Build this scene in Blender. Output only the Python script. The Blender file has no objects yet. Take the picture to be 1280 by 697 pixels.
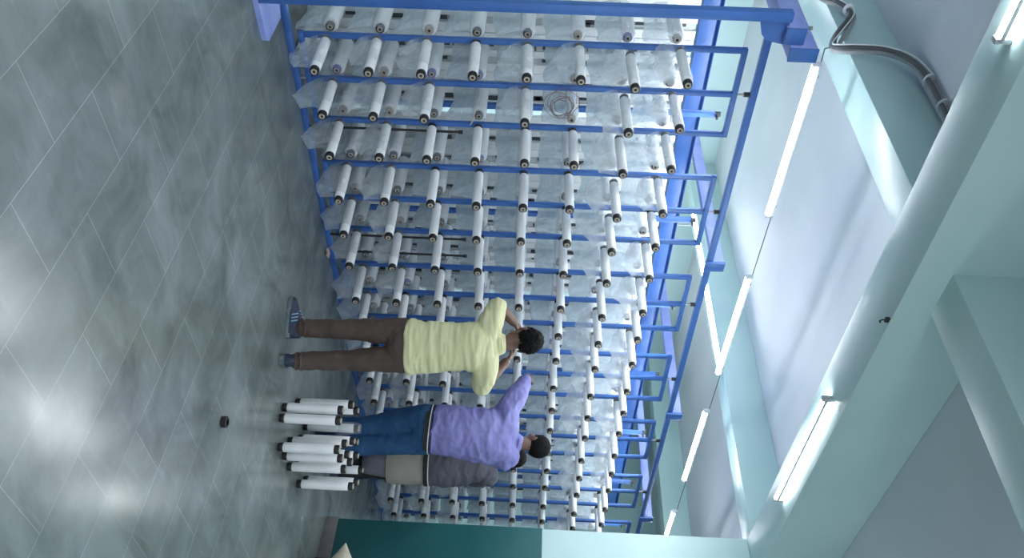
import bpy, bmesh, math, random
from mathutils import Vector, Matrix, noise
PI = math.pi
scene = bpy.context.scene
COL = scene.collection
rnd = random.Random(7)

# ------------------------------------------------------------------ materials
def mat(name, col, rough=0.5, metal=0.0, spec=0.5, **kw):
    m = bpy.data.materials.new(name); m.use_nodes = True
    b = m.node_tree.nodes['Principled BSDF']
    b.inputs['Base Color'].default_value = (*col, 1)
    b.inputs['Roughness'].default_value = rough
    b.inputs['Metallic'].default_value = metal
    b.inputs['Specular IOR Level'].default_value = spec
    for k, v in kw.items():
        b.inputs[k.replace('_', ' ')].default_value = v
    return m

def nodes(m):
    nt = m.node_tree
    return nt, nt.nodes, nt.links, nt.nodes['Principled BSDF']

def add_noise_color(m, scale, c1, c2, detail=4, stretch=(1, 1, 1), bump=0.0, bscale=None, lo=.35, hi=.65):
    nt, N, L, b = nodes(m)
    tc = N.new('ShaderNodeTexCoord'); mp = N.new('ShaderNodeMapping')
    mp.inputs['Scale'].default_value = stretch
    nz = N.new('ShaderNodeTexNoise'); nz.inputs['Scale'].default_value = scale; nz.inputs['Detail'].default_value = detail
    cr = N.new('ShaderNodeValToRGB')
    cr.color_ramp.elements[0].color = (*c1, 1); cr.color_ramp.elements[1].color = (*c2, 1)
    cr.color_ramp.elements[0].position = lo; cr.color_ramp.elements[1].position = hi
    L.new(tc.outputs['Object'], mp.inputs['Vector']); L.new(mp.outputs[0], nz.inputs['Vector'])
    L.new(nz.outputs['Fac'], cr.inputs[0]); L.new(cr.outputs[0], b.inputs['Base Color'])
    if bump:
        n2 = N.new('ShaderNodeTexNoise'); n2.inputs['Scale'].default_value = bscale or scale * 3; n2.inputs['Detail'].default_value = 3
        L.new(mp.outputs[0], n2.inputs['Vector'])
        bp = N.new('ShaderNodeBump'); bp.inputs['Strength'].default_value = bump; bp.inputs['Distance'].default_value = .01
        L.new(n2.outputs['Fac'], bp.inputs['Height']); L.new(bp.outputs[0], b.inputs['Normal'])
    return m

def floor_material():
    m = mat('stone_floor', (.2, .23, .23), .3)
    nt, N, L, b = nodes(m)
    tc = N.new('ShaderNodeTexCoord'); sp = N.new('ShaderNodeSeparateXYZ'); cb = N.new('ShaderNodeCombineXYZ')
    L.new(tc.outputs['Object'], sp.inputs[0])
    ax = N.new('ShaderNodeMath'); ax.operation = 'SUBTRACT'; ax.inputs[1].default_value = 1.797 - .3
    ay = N.new('ShaderNodeMath'); ay.operation = 'SUBTRACT'; ay.inputs[1].default_value = 1.607
    L.new(sp.outputs['Y'], ax.inputs[0]); L.new(sp.outputs['X'], ay.inputs[0])
    L.new(ax.outputs[0], cb.inputs['X']); L.new(ay.outputs[0], cb.inputs['Y'])
    def bricks(c1, c2, mort, ms):
        br = N.new('ShaderNodeTexBrick'); br.offset = .5; br.squash = 1
        br.inputs['Scale'].default_value = 1
        br.inputs['Mortar Size'].default_value = ms; br.inputs['Mortar Smooth'].default_value = .3
        br.inputs['Brick Width'].default_value = .6; br.inputs['Row Height'].default_value = .2985
        br.inputs['Color1'].default_value = (*c1, 1); br.inputs['Color2'].default_value = (*c2, 1); br.inputs['Mortar'].default_value = (*mort, 1)
        L.new(cb.outputs[0], br.inputs['Vector'])
        return br
    br = bricks((.158, .180, .178), (.188, .212, .210), (.30, .32, .32), .0018)
    # cloudy stone figure in each slab
    nz = N.new('ShaderNodeTexNoise'); nz.inputs['Scale'].default_value = 2.2; nz.inputs['Detail'].default_value = 7; nz.inputs['Roughness'].default_value = .6
    nz.inputs['Distortion'].default_value = .8
    L.new(tc.outputs['Object'], nz.inputs['Vector'])
    cr = N.new('ShaderNodeValToRGB'); e = cr.color_ramp.elements
    e[0].position = .3; e[0].color = (.56, .60, .57, 1); e[1].position = .72; e[1].color = (1.2, 1.24, 1.27, 1)
    L.new(nz.outputs['Fac'], cr.inputs[0])
    mx = N.new('ShaderNodeMix'); mx.data_type = 'RGBA'; mx.blend_type = 'MULTIPLY'; mx.inputs['Factor'].default_value = 1
    L.new(br.outputs['Color'], mx.inputs['A']); L.new(cr.outputs[0], mx.inputs['B'])
    # pale scuffs dragged along the rack
    mp = N.new('ShaderNodeMapping'); mp.inputs['Scale'].default_value = (2.5, 14, 1); mp.inputs['Rotation'].default_value = (0, 0, .5)
    L.new(tc.outputs['Object'], mp.inputs['Vector'])
    n3 = N.new('ShaderNodeTexNoise'); n3.inputs['Scale'].default_value = 1.6; n3.inputs['Detail'].default_value = 6
    L.new(mp.outputs[0], n3.inputs['Vector'])
    c3 = N.new('ShaderNodeValToRGB'); c3.color_ramp.elements[0].position = .57; c3.color_ramp.elements[1].position = .85
    c3.color_ramp.elements[1].color = (.16, .16, .16, 1)
    L.new(n3.outputs['Fac'], c3.inputs[0])
    m2 = N.new('ShaderNodeMix'); m2.data_type = 'RGBA'; m2.inputs['B'].default_value = (.42, .46, .47, 1)
    L.new(c3.outputs[0], m2.inputs['Factor']); L.new(mx.outputs['Result'], m2.inputs['A'])
    L.new(m2.outputs['Result'], b.inputs['Base Color'])
    rr = N.new('ShaderNodeMapRange'); rr.inputs['To Min'].default_value = .10; rr.inputs['To Max'].default_value = .34
    L.new(nz.outputs['Fac'], rr.inputs['Value']); L.new(rr.outputs[0], b.inputs['Roughness'])
    n4 = N.new('ShaderNodeTexNoise'); n4.inputs['Scale'].default_value = 5; n4.inputs['Detail'].default_value = 3
    L.new(tc.outputs['Object'], n4.inputs['Vector'])
    bp = N.new('ShaderNodeBump'); bp.inputs['Strength'].default_value = .05; bp.inputs['Distance'].default_value = .02
    L.new(n4.outputs['Fac'], bp.inputs['Height']); L.new(bp.outputs[0], b.inputs['Normal'])
    return m

def plastic_material(name, alpha, tint):
    m = bpy.data.materials.new(name); m.use_nodes = True
    nt = m.node_tree; N = nt.nodes; L = nt.links
    b = N['Principled BSDF']; out = N['Material Output']
    b.inputs['Base Color'].default_value = (*tint, 1); b.inputs['Roughness'].default_value = .14
    b.inputs['Specular IOR Level'].default_value = .7
    tc = N.new('ShaderNodeTexCoord')
    nz = N.new('ShaderNodeTexNoise'); nz.inputs['Scale'].default_value = 6; nz.inputs['Detail'].default_value = 4; nz.inputs['Roughness'].default_value = .45; nz.inputs['Distortion'].default_value = 2.2
    L.new(tc.outputs['Object'], nz.inputs['Vector'])
    bp = N.new('ShaderNodeBump'); bp.inputs['Strength'].default_value = .6; bp.inputs['Distance'].default_value = .03
    n2 = N.new('ShaderNodeTexNoise'); n2.inputs['Scale'].default_value = 11; n2.inputs['Detail'].default_value = 2; n2.inputs['Distortion'].default_value = 1.2
    L.new(tc.outputs['Object'], n2.inputs['Vector'])
    s1 = N.new('ShaderNodeMath'); s1.operation = 'SUBTRACT'; s1.inputs[1].default_value = .5; L.new(n2.outputs['Fac'], s1.inputs[0])
    s2 = N.new('ShaderNodeMath'); s2.operation = 'ABSOLUTE'; L.new(s1.outputs[0], s2.inputs[0])
    s3 = N.new('ShaderNodeMath'); s3.operation = 'MULTIPLY_ADD'; s3.inputs[1].default_value = 2.2; L.new(s2.outputs[0], s3.inputs[0]); L.new(nz.outputs['Fac'], s3.inputs[2])
    L.new(s3.outputs[0], bp.inputs['Height']); L.new(bp.outputs[0], b.inputs['Normal'])
    tr = N.new('ShaderNodeBsdfTransparent'); tl = N.new('ShaderNodeBsdfTranslucent'); tl.inputs['Color'].default_value = (*tint, 1)
    m1 = N.new('ShaderNodeMixShader'); m1.inputs['Fac'].default_value = .35
    L.new(b.outputs[0], m1.inputs[1]); L.new(tl.outputs[0], m1.inputs[2])
    mr = N.new('ShaderNodeMapRange'); mr.inputs['From Min'].default_value = .3; mr.inputs['From Max'].default_value = .7
    mr.inputs['To Min'].default_value = alpha - .05; mr.inputs['To Max'].default_value = alpha + .08
    L.new(nz.outputs['Fac'], mr.inputs['Value'])
    sp = N.new('ShaderNodeSeparateXYZ'); L.new(tc.outputs['Object'], sp.inputs[0])
    mz = N.new('ShaderNodeMapRange'); mz.inputs['From Min'].default_value = -.055; mz.inputs['From Max'].default_value = -.03   # single layer where it clings to the bobbin
    mz.inputs['To Min'].default_value = 1; mz.inputs['To Max'].default_value = .5
    L.new(sp.outputs['Z'], mz.inputs['Value'])
    mm = N.new('ShaderNodeMath'); mm.operation = 'MULTIPLY'; L.new(mr.outputs[0], mm.inputs[0]); L.new(mz.outputs[0], mm.inputs[1])
    m2 = N.new('ShaderNodeMixShader'); L.new(mm.outputs[0], m2.inputs['Fac'])
    L.new(tr.outputs[0], m2.inputs[1]); L.new(m1.outputs[0], m2.inputs[2])
    L.new(m2.outputs[0], out.inputs['Surface'])
    return m

def emit(name, col, s):
    m = bpy.data.materials.new(name); m.use_nodes = True
    N = m.node_tree.nodes; N.remove(N['Principled BSDF'])
    e = N.new('ShaderNodeEmission'); e.inputs[0].default_value = (*col, 1); e.inputs[1].default_value = s
    m.node_tree.links.new(e.outputs[0], N['Material Output'].inputs[0])
    return m

M = {}
M['floor'] = floor_material()
M['slab'] = add_noise_color(mat('ceiling_paint', (.6, .64, .68), .55), 1.1, (.60, .635, .68), (.67, .70, .745), bump=.05, bscale=3)
M['beam'] = add_noise_color(mat('beam_paint', (.5, .68, .67), .32), 1.3, (.47, .655, .65), (.53, .705, .70), bump=.06, bscale=9)
M['wall'] = add_noise_color(mat('aqua_wall_paint', (.55, .72, .72), .4), 1.2, (.52, .71, .71), (.56, .745, .745), bump=.04, bscale=12)
M['dado'] = add_noise_color(mat('teal_dado_paint', (.012, .085, .092), .35), 2, (.015, .098, .107), (.020, .115, .123))
M['skirting'] = add_noise_color(mat('grey_stone_skirting', (.16, .155, .16), .45), 9, (.13, .125, .13), (.2, .19, .19), detail=8)
M['blue'] = add_noise_color(mat('blue_enamel', (.045, .14, .42), .4), 6, (.040, .125, .39), (.052, .152, .455))
M['lavender'] = add_noise_color(mat('pale_blue_enamel', (.26, .33, .72), .4), 5, (.22, .29, .68), (.31, .38, .76))
M['white'] = add_noise_color(mat('white_tape_winding', (.80, .82, .83), .45), 30, (.84, .85, .86), (.89, .90, .91), stretch=(1, .2, 1), bump=.12, bscale=90)
M['black'] = mat('black_rubber', (.012, .012, .013), .45)
M['brown'] = mat('brown_rubber', (.045, .038, .034), .5)
M['purple'] = mat('purple_plastic', (.16, .13, .40), .45)
M['core'] = add_noise_color(mat('paper_core', (.42, .37, .30), .7), 40, (.36, .31, .25), (.48, .43, .36))
M['dark'] = mat('core_hole_shade', (.01, .01, .011), .7)  # shade inside the bobbin core, given as a colour
M['bag'] = plastic_material('clear_plastic_film', .56, (.70, .79, .84))
M['bag2'] = plastic_material('crumpled_plastic_film', .38, (.78, .83, .86))
M['guide'] = add_noise_color(mat('grey_guide_metal', (.42, .45, .47), .4), 7, (.36, .39, .41), (.48, .51, .53))
M['guide_white'] = mat('white_guide_metal', (.72, .75, .76), .4)
M['guide_dark'] = mat('dark_block_and_slot_shade', (.035, .042, .05), .5)  # dark pivot blocks, and the shade painted into the guide slots
M['steel'] = mat('dull_steel', (.35, .36, .37), .35, .8)
M['tube'] = emit('lit_diffuser', (.92, .97, 1.0), 38.0)
M['lampbody'] = mat('white_lamp_body', (.75, .77, .78), .4)
M['cable'] = mat('grey_cable', (.30, .315, .32), .5)
M['cable_dark'] = mat('dark_cable', (.09, .095, .10), .55)
M['tie'] = mat('white_tie', (.75, .77, .76), .45)
M['copper'] = mat('reddish_wire', (.22, .12, .10), .45)
M['yarn'] = mat('pale_yarn', (.62, .58, .48), .7)
M['cream'] = add_noise_color(mat('cream_paper', (.62, .56, .43), .7), 12, (.56, .50, .38), (.68, .62, .5))
M['skin'] = add_noise_color(mat('brown_skin', (.13, .065, .042), .5), 14, (.115, .056, .036), (.15, .078, .052))
M['hair'] = add_noise_color(mat('black_hair', (.008, .007, .007), .8, 0, .15), 60, (.0025, .0025, .003), (.007, .0065, .0065), bump=.3, bscale=120)
M['yellow'] = add_noise_color(mat('pale_yellow_cloth', (.64, .62, .36), .8), 5, (.61, .595, .34), (.68, .66, .40), bump=.15, bscale=60)
M['trouser_brown'] = add_noise_color(mat('brown_cloth', (.085, .058, .05), .8), 6, (.075, .051, .044), (.098, .068, .058), bump=.12, bscale=80)
M['purple_cloth'] = add_noise_color(mat('lavender_blue_cloth', (.20, .20, .46), .75), 5, (.18, .18, .43), (.225, .22, .50), bump=.12, bscale=70)
M['navy'] = mat('navy_cloth', (.012, .02, .075), .8)
M['denim'] = add_noise_color(mat('deep_blue_cloth', (.010, .062, .165), .75), 5, (.008, .052, .145), (.013, .075, .19), bump=.1, bscale=70)
M['charcoal'] = add_noise_color(mat('charcoal_cloth', (.085, .085, .11), .8), 5, (.075, .076, .1), (.1, .1, .125), bump=.1, bscale=70)
M['beige'] = add_noise_color(mat('beige_cloth', (.50, .455, .39), .85), 5, (.60, .56, .50), (.68, .635, .57), bump=.12, bscale=60)
M['lav_grey'] = add_noise_color(mat('lavender_grey_cloth', (.30, .30, .38), .8), 7, (.24, .24, .34), (.36, .37, .42))
M['trim'] = mat('white_piping', (.72, .68, .66), .7)
M['belt'] = mat('black_cloth', (.014, .014, .016), .7)
M['shoe'] = add_noise_color(mat('navy_shoe_mesh', (.03, .045, .085), .7), 20, (.022, .033, .065), (.045, .06, .105))
M['sole'] = add_noise_color(mat('grey_green_sole', (.12, .17, .17), .6), 16, (.09, .13, .14), (.2, .27, .27))
M['stripe'] = mat('pale_blue_stripe', (.25, .42, .62), .6)
M['eye'] = mat('eye_white', (.6, .6, .58), .3)

# ------------------------------------------------------------------ mesh helpers
def link(name, me, m, parent=None):
    o = bpy.data.objects.new(name, me); COL.objects.link(o)
    if m is not None:
        for x in (m if isinstance(m, (list, tuple)) else [m]):
            me.materials.append(x)
    if parent is not None: o.parent = parent
    return o

def fin(name, bm, m, parent=None, smooth=True, angle=.7):
    me = bpy.data.meshes.new(name)
    bmesh.ops.recalc_face_normals(bm, faces=bm.faces)
    if smooth:
        for f in bm.faces: f.smooth = True
        for e in bm.edges:
            if len(e.link_faces) == 2 and e.calc_face_angle(0) > angle: e.smooth = False
    bm.to_mesh(me); bm.free()
    return link(name, me, m, parent)

def tag(o, label=None, cat=None, group=None, kind=None):
    if label: o['label'] = label
    if cat: o['category'] = cat
    if group: o['group'] = group
    if kind: o['kind'] = kind
    return o

def empty(name, loc, label=None, cat=None, group=None, rz=0):
    o = bpy.data.objects.new(name, None); COL.objects.link(o); o.empty_display_size = .05
    o.location = loc; o.rotation_euler = (0, 0, rz)
    return tag(o, label, cat, group)

def box(bm, lo, hi, bev=0.0, mi=0):
    c = [(a + b) / 2 for a, b in zip(lo, hi)]; s = [abs(b - a) for a, b in zip(lo, hi)]
    t = bmesh.new()
    bmesh.ops.create_cube(t, size=1, matrix=Matrix.Translation(c) @ Matrix.Diagonal((*s, 1)))
    if bev: bmesh.ops.bevel(t, geom=t.edges[:], offset=bev, segments=2, affect='EDGES', profile=.5)
    for f in t.faces: f.material_index = mi
    merge(bm, t)

def merge(bm, t):
    me = bpy.data.meshes.new('tmp'); t.to_mesh(me); t.free(); bm.from_mesh(me); bpy.data.meshes.remove(me)

def frames(pts, up=None):
    T = []
    n = len(pts)
    for i in range(n):
        a = pts[max(0, i - 1)]; b = pts[min(n - 1, i + 1)]
        T.append((b - a).normalized())
    u = Vector(up) if up is not None else (Vector((0, 0, 1)) if abs(T[0].z) < .9 else Vector((0, 1, 0)))
    out = []
    for t in T:
        s = t.cross(u)
        if s.length < 1e-4: s = t.orthogonal()
        s.normalize(); w = s.cross(t).normalized(); u = w if up is None else u
        out.append((t, s, w))
    return out

def smooth_path(P, R, k=4):
    """Catmull-Rom through points P with radii pairs R"""
    P = [Vector(p) for p in P]; R = [(r, r) if not isinstance(r, (tuple, list)) else tuple(r) for r in R]
    n = len(P); oP, oR = [], []
    for i in range(n - 1):
        p0, p1, p2, p3 = P[max(0, i - 1)], P[i], P[i + 1], P[min(n - 1, i + 2)]
        for j in range(k):
            t = j / k
            oP.append(.5 * ((2 * p1) + (p2 - p0) * t + (2 * p0 - 5 * p1 + 4 * p2 - p3) * t * t + (3 * p1 - p0 - 3 * p2 + p3) * t ** 3))
            s = t * t * (3 - 2 * t)
            oR.append(tuple(a + (b - a) * s for a, b in zip(R[i], R[i + 1])))
    oP.append(P[-1]); oR.append(R[-1])
    return oP, oR

def sweep(bm, pts, rads, seg=12, up=None, caps=True, dome=False, mi=0):
    pts = [Vector(p) for p in pts]
    rads = [(r, r) if not isinstance(r, (tuple, list)) else tuple(r) for r in rads]
    if dome:
        d0 = (pts[0] - pts[1]).normalized(); d1 = (pts[-1] - pts[-2]).normalized()
        r0 = min(rads[0]); r1 = min(rads[-1])
        A = [(pts[0] + d0 * r0 * math.sin(a), tuple(x * math.cos(a) for x in rads[0])) for a in (1.35, .9, .45)]
        B = [(pts[-1] + d1 * r1 * math.sin(a), tuple(x * math.cos(a) for x in rads[-1])) for a in (.45, .9, 1.35)]
        pts = [a[0] for a in A] + pts + [b[0] for b in B]; rads = [a[1] for a in A] + rads + [b[1] for b in B]
    fr = frames(pts, up); rings = []
    for p, r, (t, s, w) in zip(pts, rads, fr):
        rings.append([bm.verts.new(p + s * (r[0] * math.cos(2 * PI * i / seg)) + w * (r[1] * math.sin(2 * PI * i / seg))) for i in range(seg)])
    for a, b in zip(rings, rings[1:]):
        for i in range(seg):
            f = bm.faces.new((a[i], a[(i + 1) % seg], b[(i + 1) % seg], b[i])); f.material_index = mi
    if caps:
        f = bm.faces.new(rings[0][::-1]); f.material_index = mi
        f = bm.faces.new(rings[-1]); f.material_index = mi
    return rings

def rod(bm, a, b, r, seg=10, mi=0):
    sweep(bm, [a, b], [r, r], seg, mi=mi)

def lathe_y(bm, prof, seg=20, mi=0, close=False):
    """revolve (y, r) profile about the local y axis"""
    rings = []
    for y, r in prof:
        rings.append([bm.verts.new((r * math.cos(2 * PI * i / seg), y, r * math.sin(2 * PI * i / seg))) for i in range(seg)])
    pairs = list(zip(rings, rings[1:]))
    if close: pairs.append((rings[-1], rings[0]))
    for a, b in pairs:
        for i in range(seg):
            f = bm.faces.new((a[i], a[(i + 1) % seg], b[(i + 1) % seg], b[i])); f.material_index = mi
    if not close:
        bm.faces.new(rings[0]); bm.faces.new(rings[-1][::-1])

def ellipsoid(bm, c, r, rot=None, u=20, v=14):
    t = bmesh.new(); bmesh.ops.create_uvsphere(t, u_segments=u, v_segments=v, radius=1)
    mt = Matrix.Translation(c) @ (rot.to_4x4() if rot else Matrix()) @ Matrix.Diagonal((*r, 1))
    bmesh.ops.transform(t, matrix=mt, verts=t.verts); merge(bm, t)

def prism(bm, poly, axis, a, b, mi=0):
    """extrude 2-D polygon along axis 0/1/2 between a and b"""
    def P(q, h):
        q = list(q); q.insert(axis, h); return Vector(q)
    A = [bm.verts.new(P(q, a)) for q in poly]; B = [bm.verts.new(P(q, b)) for q in poly]
    bm.faces.new(A[::-1]); bm.faces.new(B)
    n = len(poly)
    for i in range(n): bm.faces.new((A[i], A[(i + 1) % n], B[(i + 1) % n], B[i]))
    for f in bm.faces: f.material_index = f.material_index

def remesh(bm, voxel, smooth=6, factor=.5):
    me = bpy.data.meshes.new('rm'); bm.to_mesh(me); bm.free()
    o = bpy.data.objects.new('rm', me); COL.objects.link(o)
    a = o.modifiers.new('r', 'REMESH'); a.mode = 'VOXEL'; a.voxel_size = voxel
    s = o.modifiers.new('s', 'SMOOTH'); s.iterations = smooth; s.factor = factor
    dg = bpy.context.evaluated_depsgraph_get(); dg.update()
    out = bpy.data.meshes.new_from_object(o.evaluated_get(dg))
    bpy.data.objects.remove(o); bpy.data.meshes.remove(me)
    b2 = bmesh.new(); b2.from_mesh(out); bpy.data.meshes.remove(out)
    return b2

def wrinkle(bm, amp, sc, seed=0.0):
    bm.normal_update()
    for v in bm.verts:
        n = noise.fractal(Vector((v.co.x * sc[0] + seed, v.co.y * sc[1], v.co.z * sc[2])), 1.0, 2.0, 3)
        r = 1 - abs(n) * 2
        v.co += v.normal * amp * r

ORD = ['first', 'second', 'third', 'fourth', 'fifth', 'sixth', 'seventh', 'eighth', 'ninth', 'tenth', 'eleventh', 'twelfth',
       'thirteenth', 'fourteenth', 'fifteenth', 'sixteenth', 'seventeenth', 'eighteenth', 'nineteenth', 'twentieth', 'twenty-first']

# ------------------------------------------------------------------ the room
XW, YC, ZS, ZY, ZC = 6.104, 3.175, 3.392, 3.57, 3.93
YB = 8.7
def struct(name, lo, hi, m, bev=0, label=None):
    bm = bmesh.new(); box(bm, lo, hi, bev)
    return tag(fin(name, bm, m, smooth=bev > 0), label, None, None, 'structure')

struct('floor', (-6, -6, -.1), (13, YB, 0), M['floor'], label='grey green stone slab floor with pale joints')
struct('ceiling', (-6, -6, ZC), (13, YB + .2, ZC + .15), M['slab'], label='pale painted ceiling slab between the beams')
struct('wall_back', (-6, YB, 0), (13, YB + .2, ZC), M['wall'], label='pale aqua wall behind the rack')
struct('wall_end', (13, -6, 0), (13.2, YB + .2, ZC), M['wall'], label='pale aqua end wall')
BX = (-1.097, 2.735, 6.567, 10.4)
struct('trim_1', (-6, 2.83, ZS), (13, YC, ZC), M['beam'], .006, label='deep aqua main ceiling beam with lamps under it')
for i, x in enumerate(BX):
    struct('trim_%d' % (i + 2), (x, -6, ZY), (x + .28, YB, ZC), M['beam'], .006, label='aqua cross beam under the ceiling, running to the back wall')

bm = bmesh.new(); box(bm, (XW, -6, 0), (XW + .3, YC, ZS), .004)
wr = tag(fin('wall_right', bm, M['wall']), 'pale aqua wall with a dark teal dado', None, None, 'structure')
bm = bmesh.new(); box(bm, (XW - .004, -6, .10), (XW + .304, YC + .004, 1.75), .002); fin('dado', bm, M['dado'], wr)
bm = bmesh.new()
for k in range(16):
    y1 = YC + .014 - k * .6
    box(bm, (XW - .014, max(-6, y1 - .597), 0), (XW + .314, y1, .102), .003)
tag(fin('baseboard_right', bm, M['skirting']), 'grey stone skirting along the teal wall', None, None, 'structure')

# black bracket hanging below the main beam's edge
bm = bmesh.new(); box(bm, (3.07, 2.835, ZS - .022), (3.10, 2.85, ZS + .001), .002); sweep(bm, [(3.085, 2.842, ZS - .02), (3.085, 2.842, ZS - .035), (3.098, 2.842, ZS - .045), (3.108, 2.842, ZS - .036)], [.004] * 4, 8)
tag(fin('ceiling_hook', bm, M['black']), 'small black hook under the main ceiling beam', 'hook')

# ------------------------------------------------------------------ lamps
LP = []
def lamp(p0, p1, label, group, side, top=.034):
    """batten: white housing above, lit tube below. side: horizontal direction the lit face leans to"""
    p0, p1 = Vector(p0), Vector(p1); d = p1 - p0; L = d.length; rz = math.atan2(d.y, d.x)
    e = empty('ceiling_lamp', (p0 + p1) / 2, label, 'lamp', group, rz)
    bm = bmesh.new()
    if side: box(bm, (-L / 2, -.022, -.004), (L / 2, -.0165, .012), .001)
    else: box(bm, (-L / 2, -.012, .012), (L / 2, .012, .034), .003)
    for s in (-1, 1): box(bm, (s * L / 2 - .012, -.018, -.02), (s * L / 2 + .012, .018, top), .004)
    fin('housing', bm, M['guide'] if side else M['lampbody'], e)
    bm = bmesh.new(); rod(bm, (-L / 2 + .012, 0, -.002), (L / 2 - .012, 0, -.002), .0155 if side else .0195, 14)
    fin('lit_tube', bm, M['tube'], e)
    ld = bpy.data.lights.new('lamp_light', 'AREA'); ld.shape = 'RECTANGLE'; ld.size = L - .05; ld.size_y = .03
    ld.energy = LAMP_W; ld.color = (.90, .96, 1.0)
    lo = bpy.data.objects.new('lamp_light', ld); COL.objects.link(lo); lo.parent = e; lo.location = (0, 0, -.025)
    return e
LAMP_W = 14
ys, zs = 4.58, 3.275
for x0, x1, w in ((2.665, 3.905, 'first from the post'), (4.545, 5.775, 'second from the post'), (6.345, 7.585, 'third from the post'), (8.25, 9.49, 'fourth from the post')):
    lamp((x0, ys, zs), (x1, ys, zs), 'lit tube lamp on the wire over the rack, ' + w, 'tube lamps strung over the rack', 0)
lamp((3.945, 2.975, 3.345), (5.118, 2.975, 3.345), 'bright tube lamp under the main beam, by the teal wall', 'tube lamps under the main beam', 1, .0465)
lamp((.40, 2.985, 3.345), (1.60, 2.985, 3.345), 'bright tube lamp under the main beam, by the grey cable', 'tube lamps under the main beam', 1, .0465)
lamp((-2.9, 2.985, 3.345), (-1.7, 2.985, 3.345), 'added tube lamp under the main beam, unseen behind the viewer', 'tube lamps under the main beam', 1, .0465)  # unseen lamp, added further along the beam for more light
lamp((6.60, 5.30, 3.545), (6.60, 6.50, 3.545), 'lit tube lamp under the cross beam behind the rack, on its front half', 'tube lamps under the cross beam', 1, .0245)
lamp((2.87, 5.9, 3.545), (2.87, 7.1, 3.545), 'added lit tube lamp under the cross beam above the near post, out of view', 'tube lamps under the cross beam', 1, .0245)  # added out of view to brighten the space behind the rack
lamp((6.60, 6.56, 3.545), (6.60, 7.76, 3.545), 'lit tube lamp under the cross beam behind the rack, near the back wall', 'tube lamps under the cross beam', 1, .0245)
for x, y in ((1.0, -.6), (4.4, -.6), (1.0, -3.6), (4.4, -3.6), (-2.6, -.6)):
    lamp((x - .6, y, 3.35), (x + .6, y, 3.35), 'added tube lamp hung out of view over the open aisle', 'added tube lamps over the open aisle', 0, .578)  # unseen lamps added to light the people's backs and the ceiling slab

for x, lb in ((2.5, 'by the near post'), (4.3, 'in the middle'), (6.1, 'towards the teal wall side'), (7.9, 'at the far end')):
    lamp((x, 7.6, 3.0), (x + 1.2, 7.6, 3.0), 'tube lamp glimpsed between bobbins behind the rack, ' + lb, 'tube lamps hung behind the rack', 0, .034)
bm = bmesh.new(); sweep(bm, [(2.0, 7.6, 3.0365), (10, 7.6, 3.0365)], [.004] * 2, 6)
for x in (2.87, 6.7): rod(bm, (x, 7.6, 3.0365), (x, 7.6, ZY), .003, 6)
tag(fin('ceiling_wire', bm, M['cable_dark']), 'thin wire holding the lamps behind the rack', 'wire')
bm = bmesh.new(); sweep(bm, [(2.69, 4.835, 3.425), (2.60, 4.66, 3.33), (2.64, ys + .022, zs + .036), (2.8, ys + .022, zs + .036), (13.0, ys + .022, zs + .036)], [.0035] * 5, 8)
for x in (2.75, 3.82, 4.63, 5.69, 6.43, 7.5): box(bm, (x, ys + .006, zs + .03), (x + .02, ys + .034, zs + .045), .002)
tag(fin('ceiling_wire', bm, M['cable_dark']), 'thin dark wire carrying the tube lamps over the rack', 'wire')

# cable bundle along the ceiling
cp = [(2.62, 5.75, 3.46), (2.67, 5.5, 3.50), (2.69, 5.42, 3.62), (2.69, 5.25, 3.66), (2.695, 5.0, 3.52), (2.695, 4.83, 3.44), (2.69, 4.80, 3.50), (2.685, 4.80, 3.62), (2.67, 4.76, 3.76), (2.65, 4.62, 3.86), (2.64, 4.40, 3.895), (2.66, 3.97, 3.90), (2.68, 3.2, 3.905)]
cb = empty('cable_bundle', cp[0], 'grey bundle of cables with white ties crossing the beam', 'cable')
for k, (dx, dz, r, mm) in enumerate(((0, 0, .020, 'cable'), (-.024, -.010, .015, 'cable_dark'), (-.010, .022, .013, 'cable'))):
    pts, rr = smooth_path([Vector(q) - Vector(cp[0]) + Vector((dx, 0, dz + (.02 * math.sin(i * 1.3 + k) if 3 < i < 8 else 0))) for i, q in enumerate(cp)], [r] * len(cp), 5)
    bm = bmesh.new(); sweep(bm, pts, rr, 8); fin('cable', bm, M[mm], cb)
pts, rr = smooth_path([Vector(q) - Vector(cp[0]) + Vector((-.045, 0, -.012 + .03 * math.sin(i))) for i, q in enumerate(cp[2:11])], [.005] * 9, 5)
pts = [q + Vector(cp[2]) - Vector(cp[2]) for q in pts]
bm = bmesh.new(); sweep(bm, pts, rr, 6); fin('thin_white_cable', bm, M['tie'], cb)
for q in ((2.64, 4.38, 3.895), (2.652, 4.13, 3.90), (2.665, 3.88, 3.90), (2.68, 5.32, 3.655)):
    bm = bmesh.new(); c = Vector(q) - Vector(cp[0]) + Vector((-.011, 0, .002))
    sweep(bm, [c + Vector((0, -.006, 0)), c + Vector((0, .006, 0))], [(.047, .036)] * 2, 16); fin('cable_tie', bm, M['tie'], cb)

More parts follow.
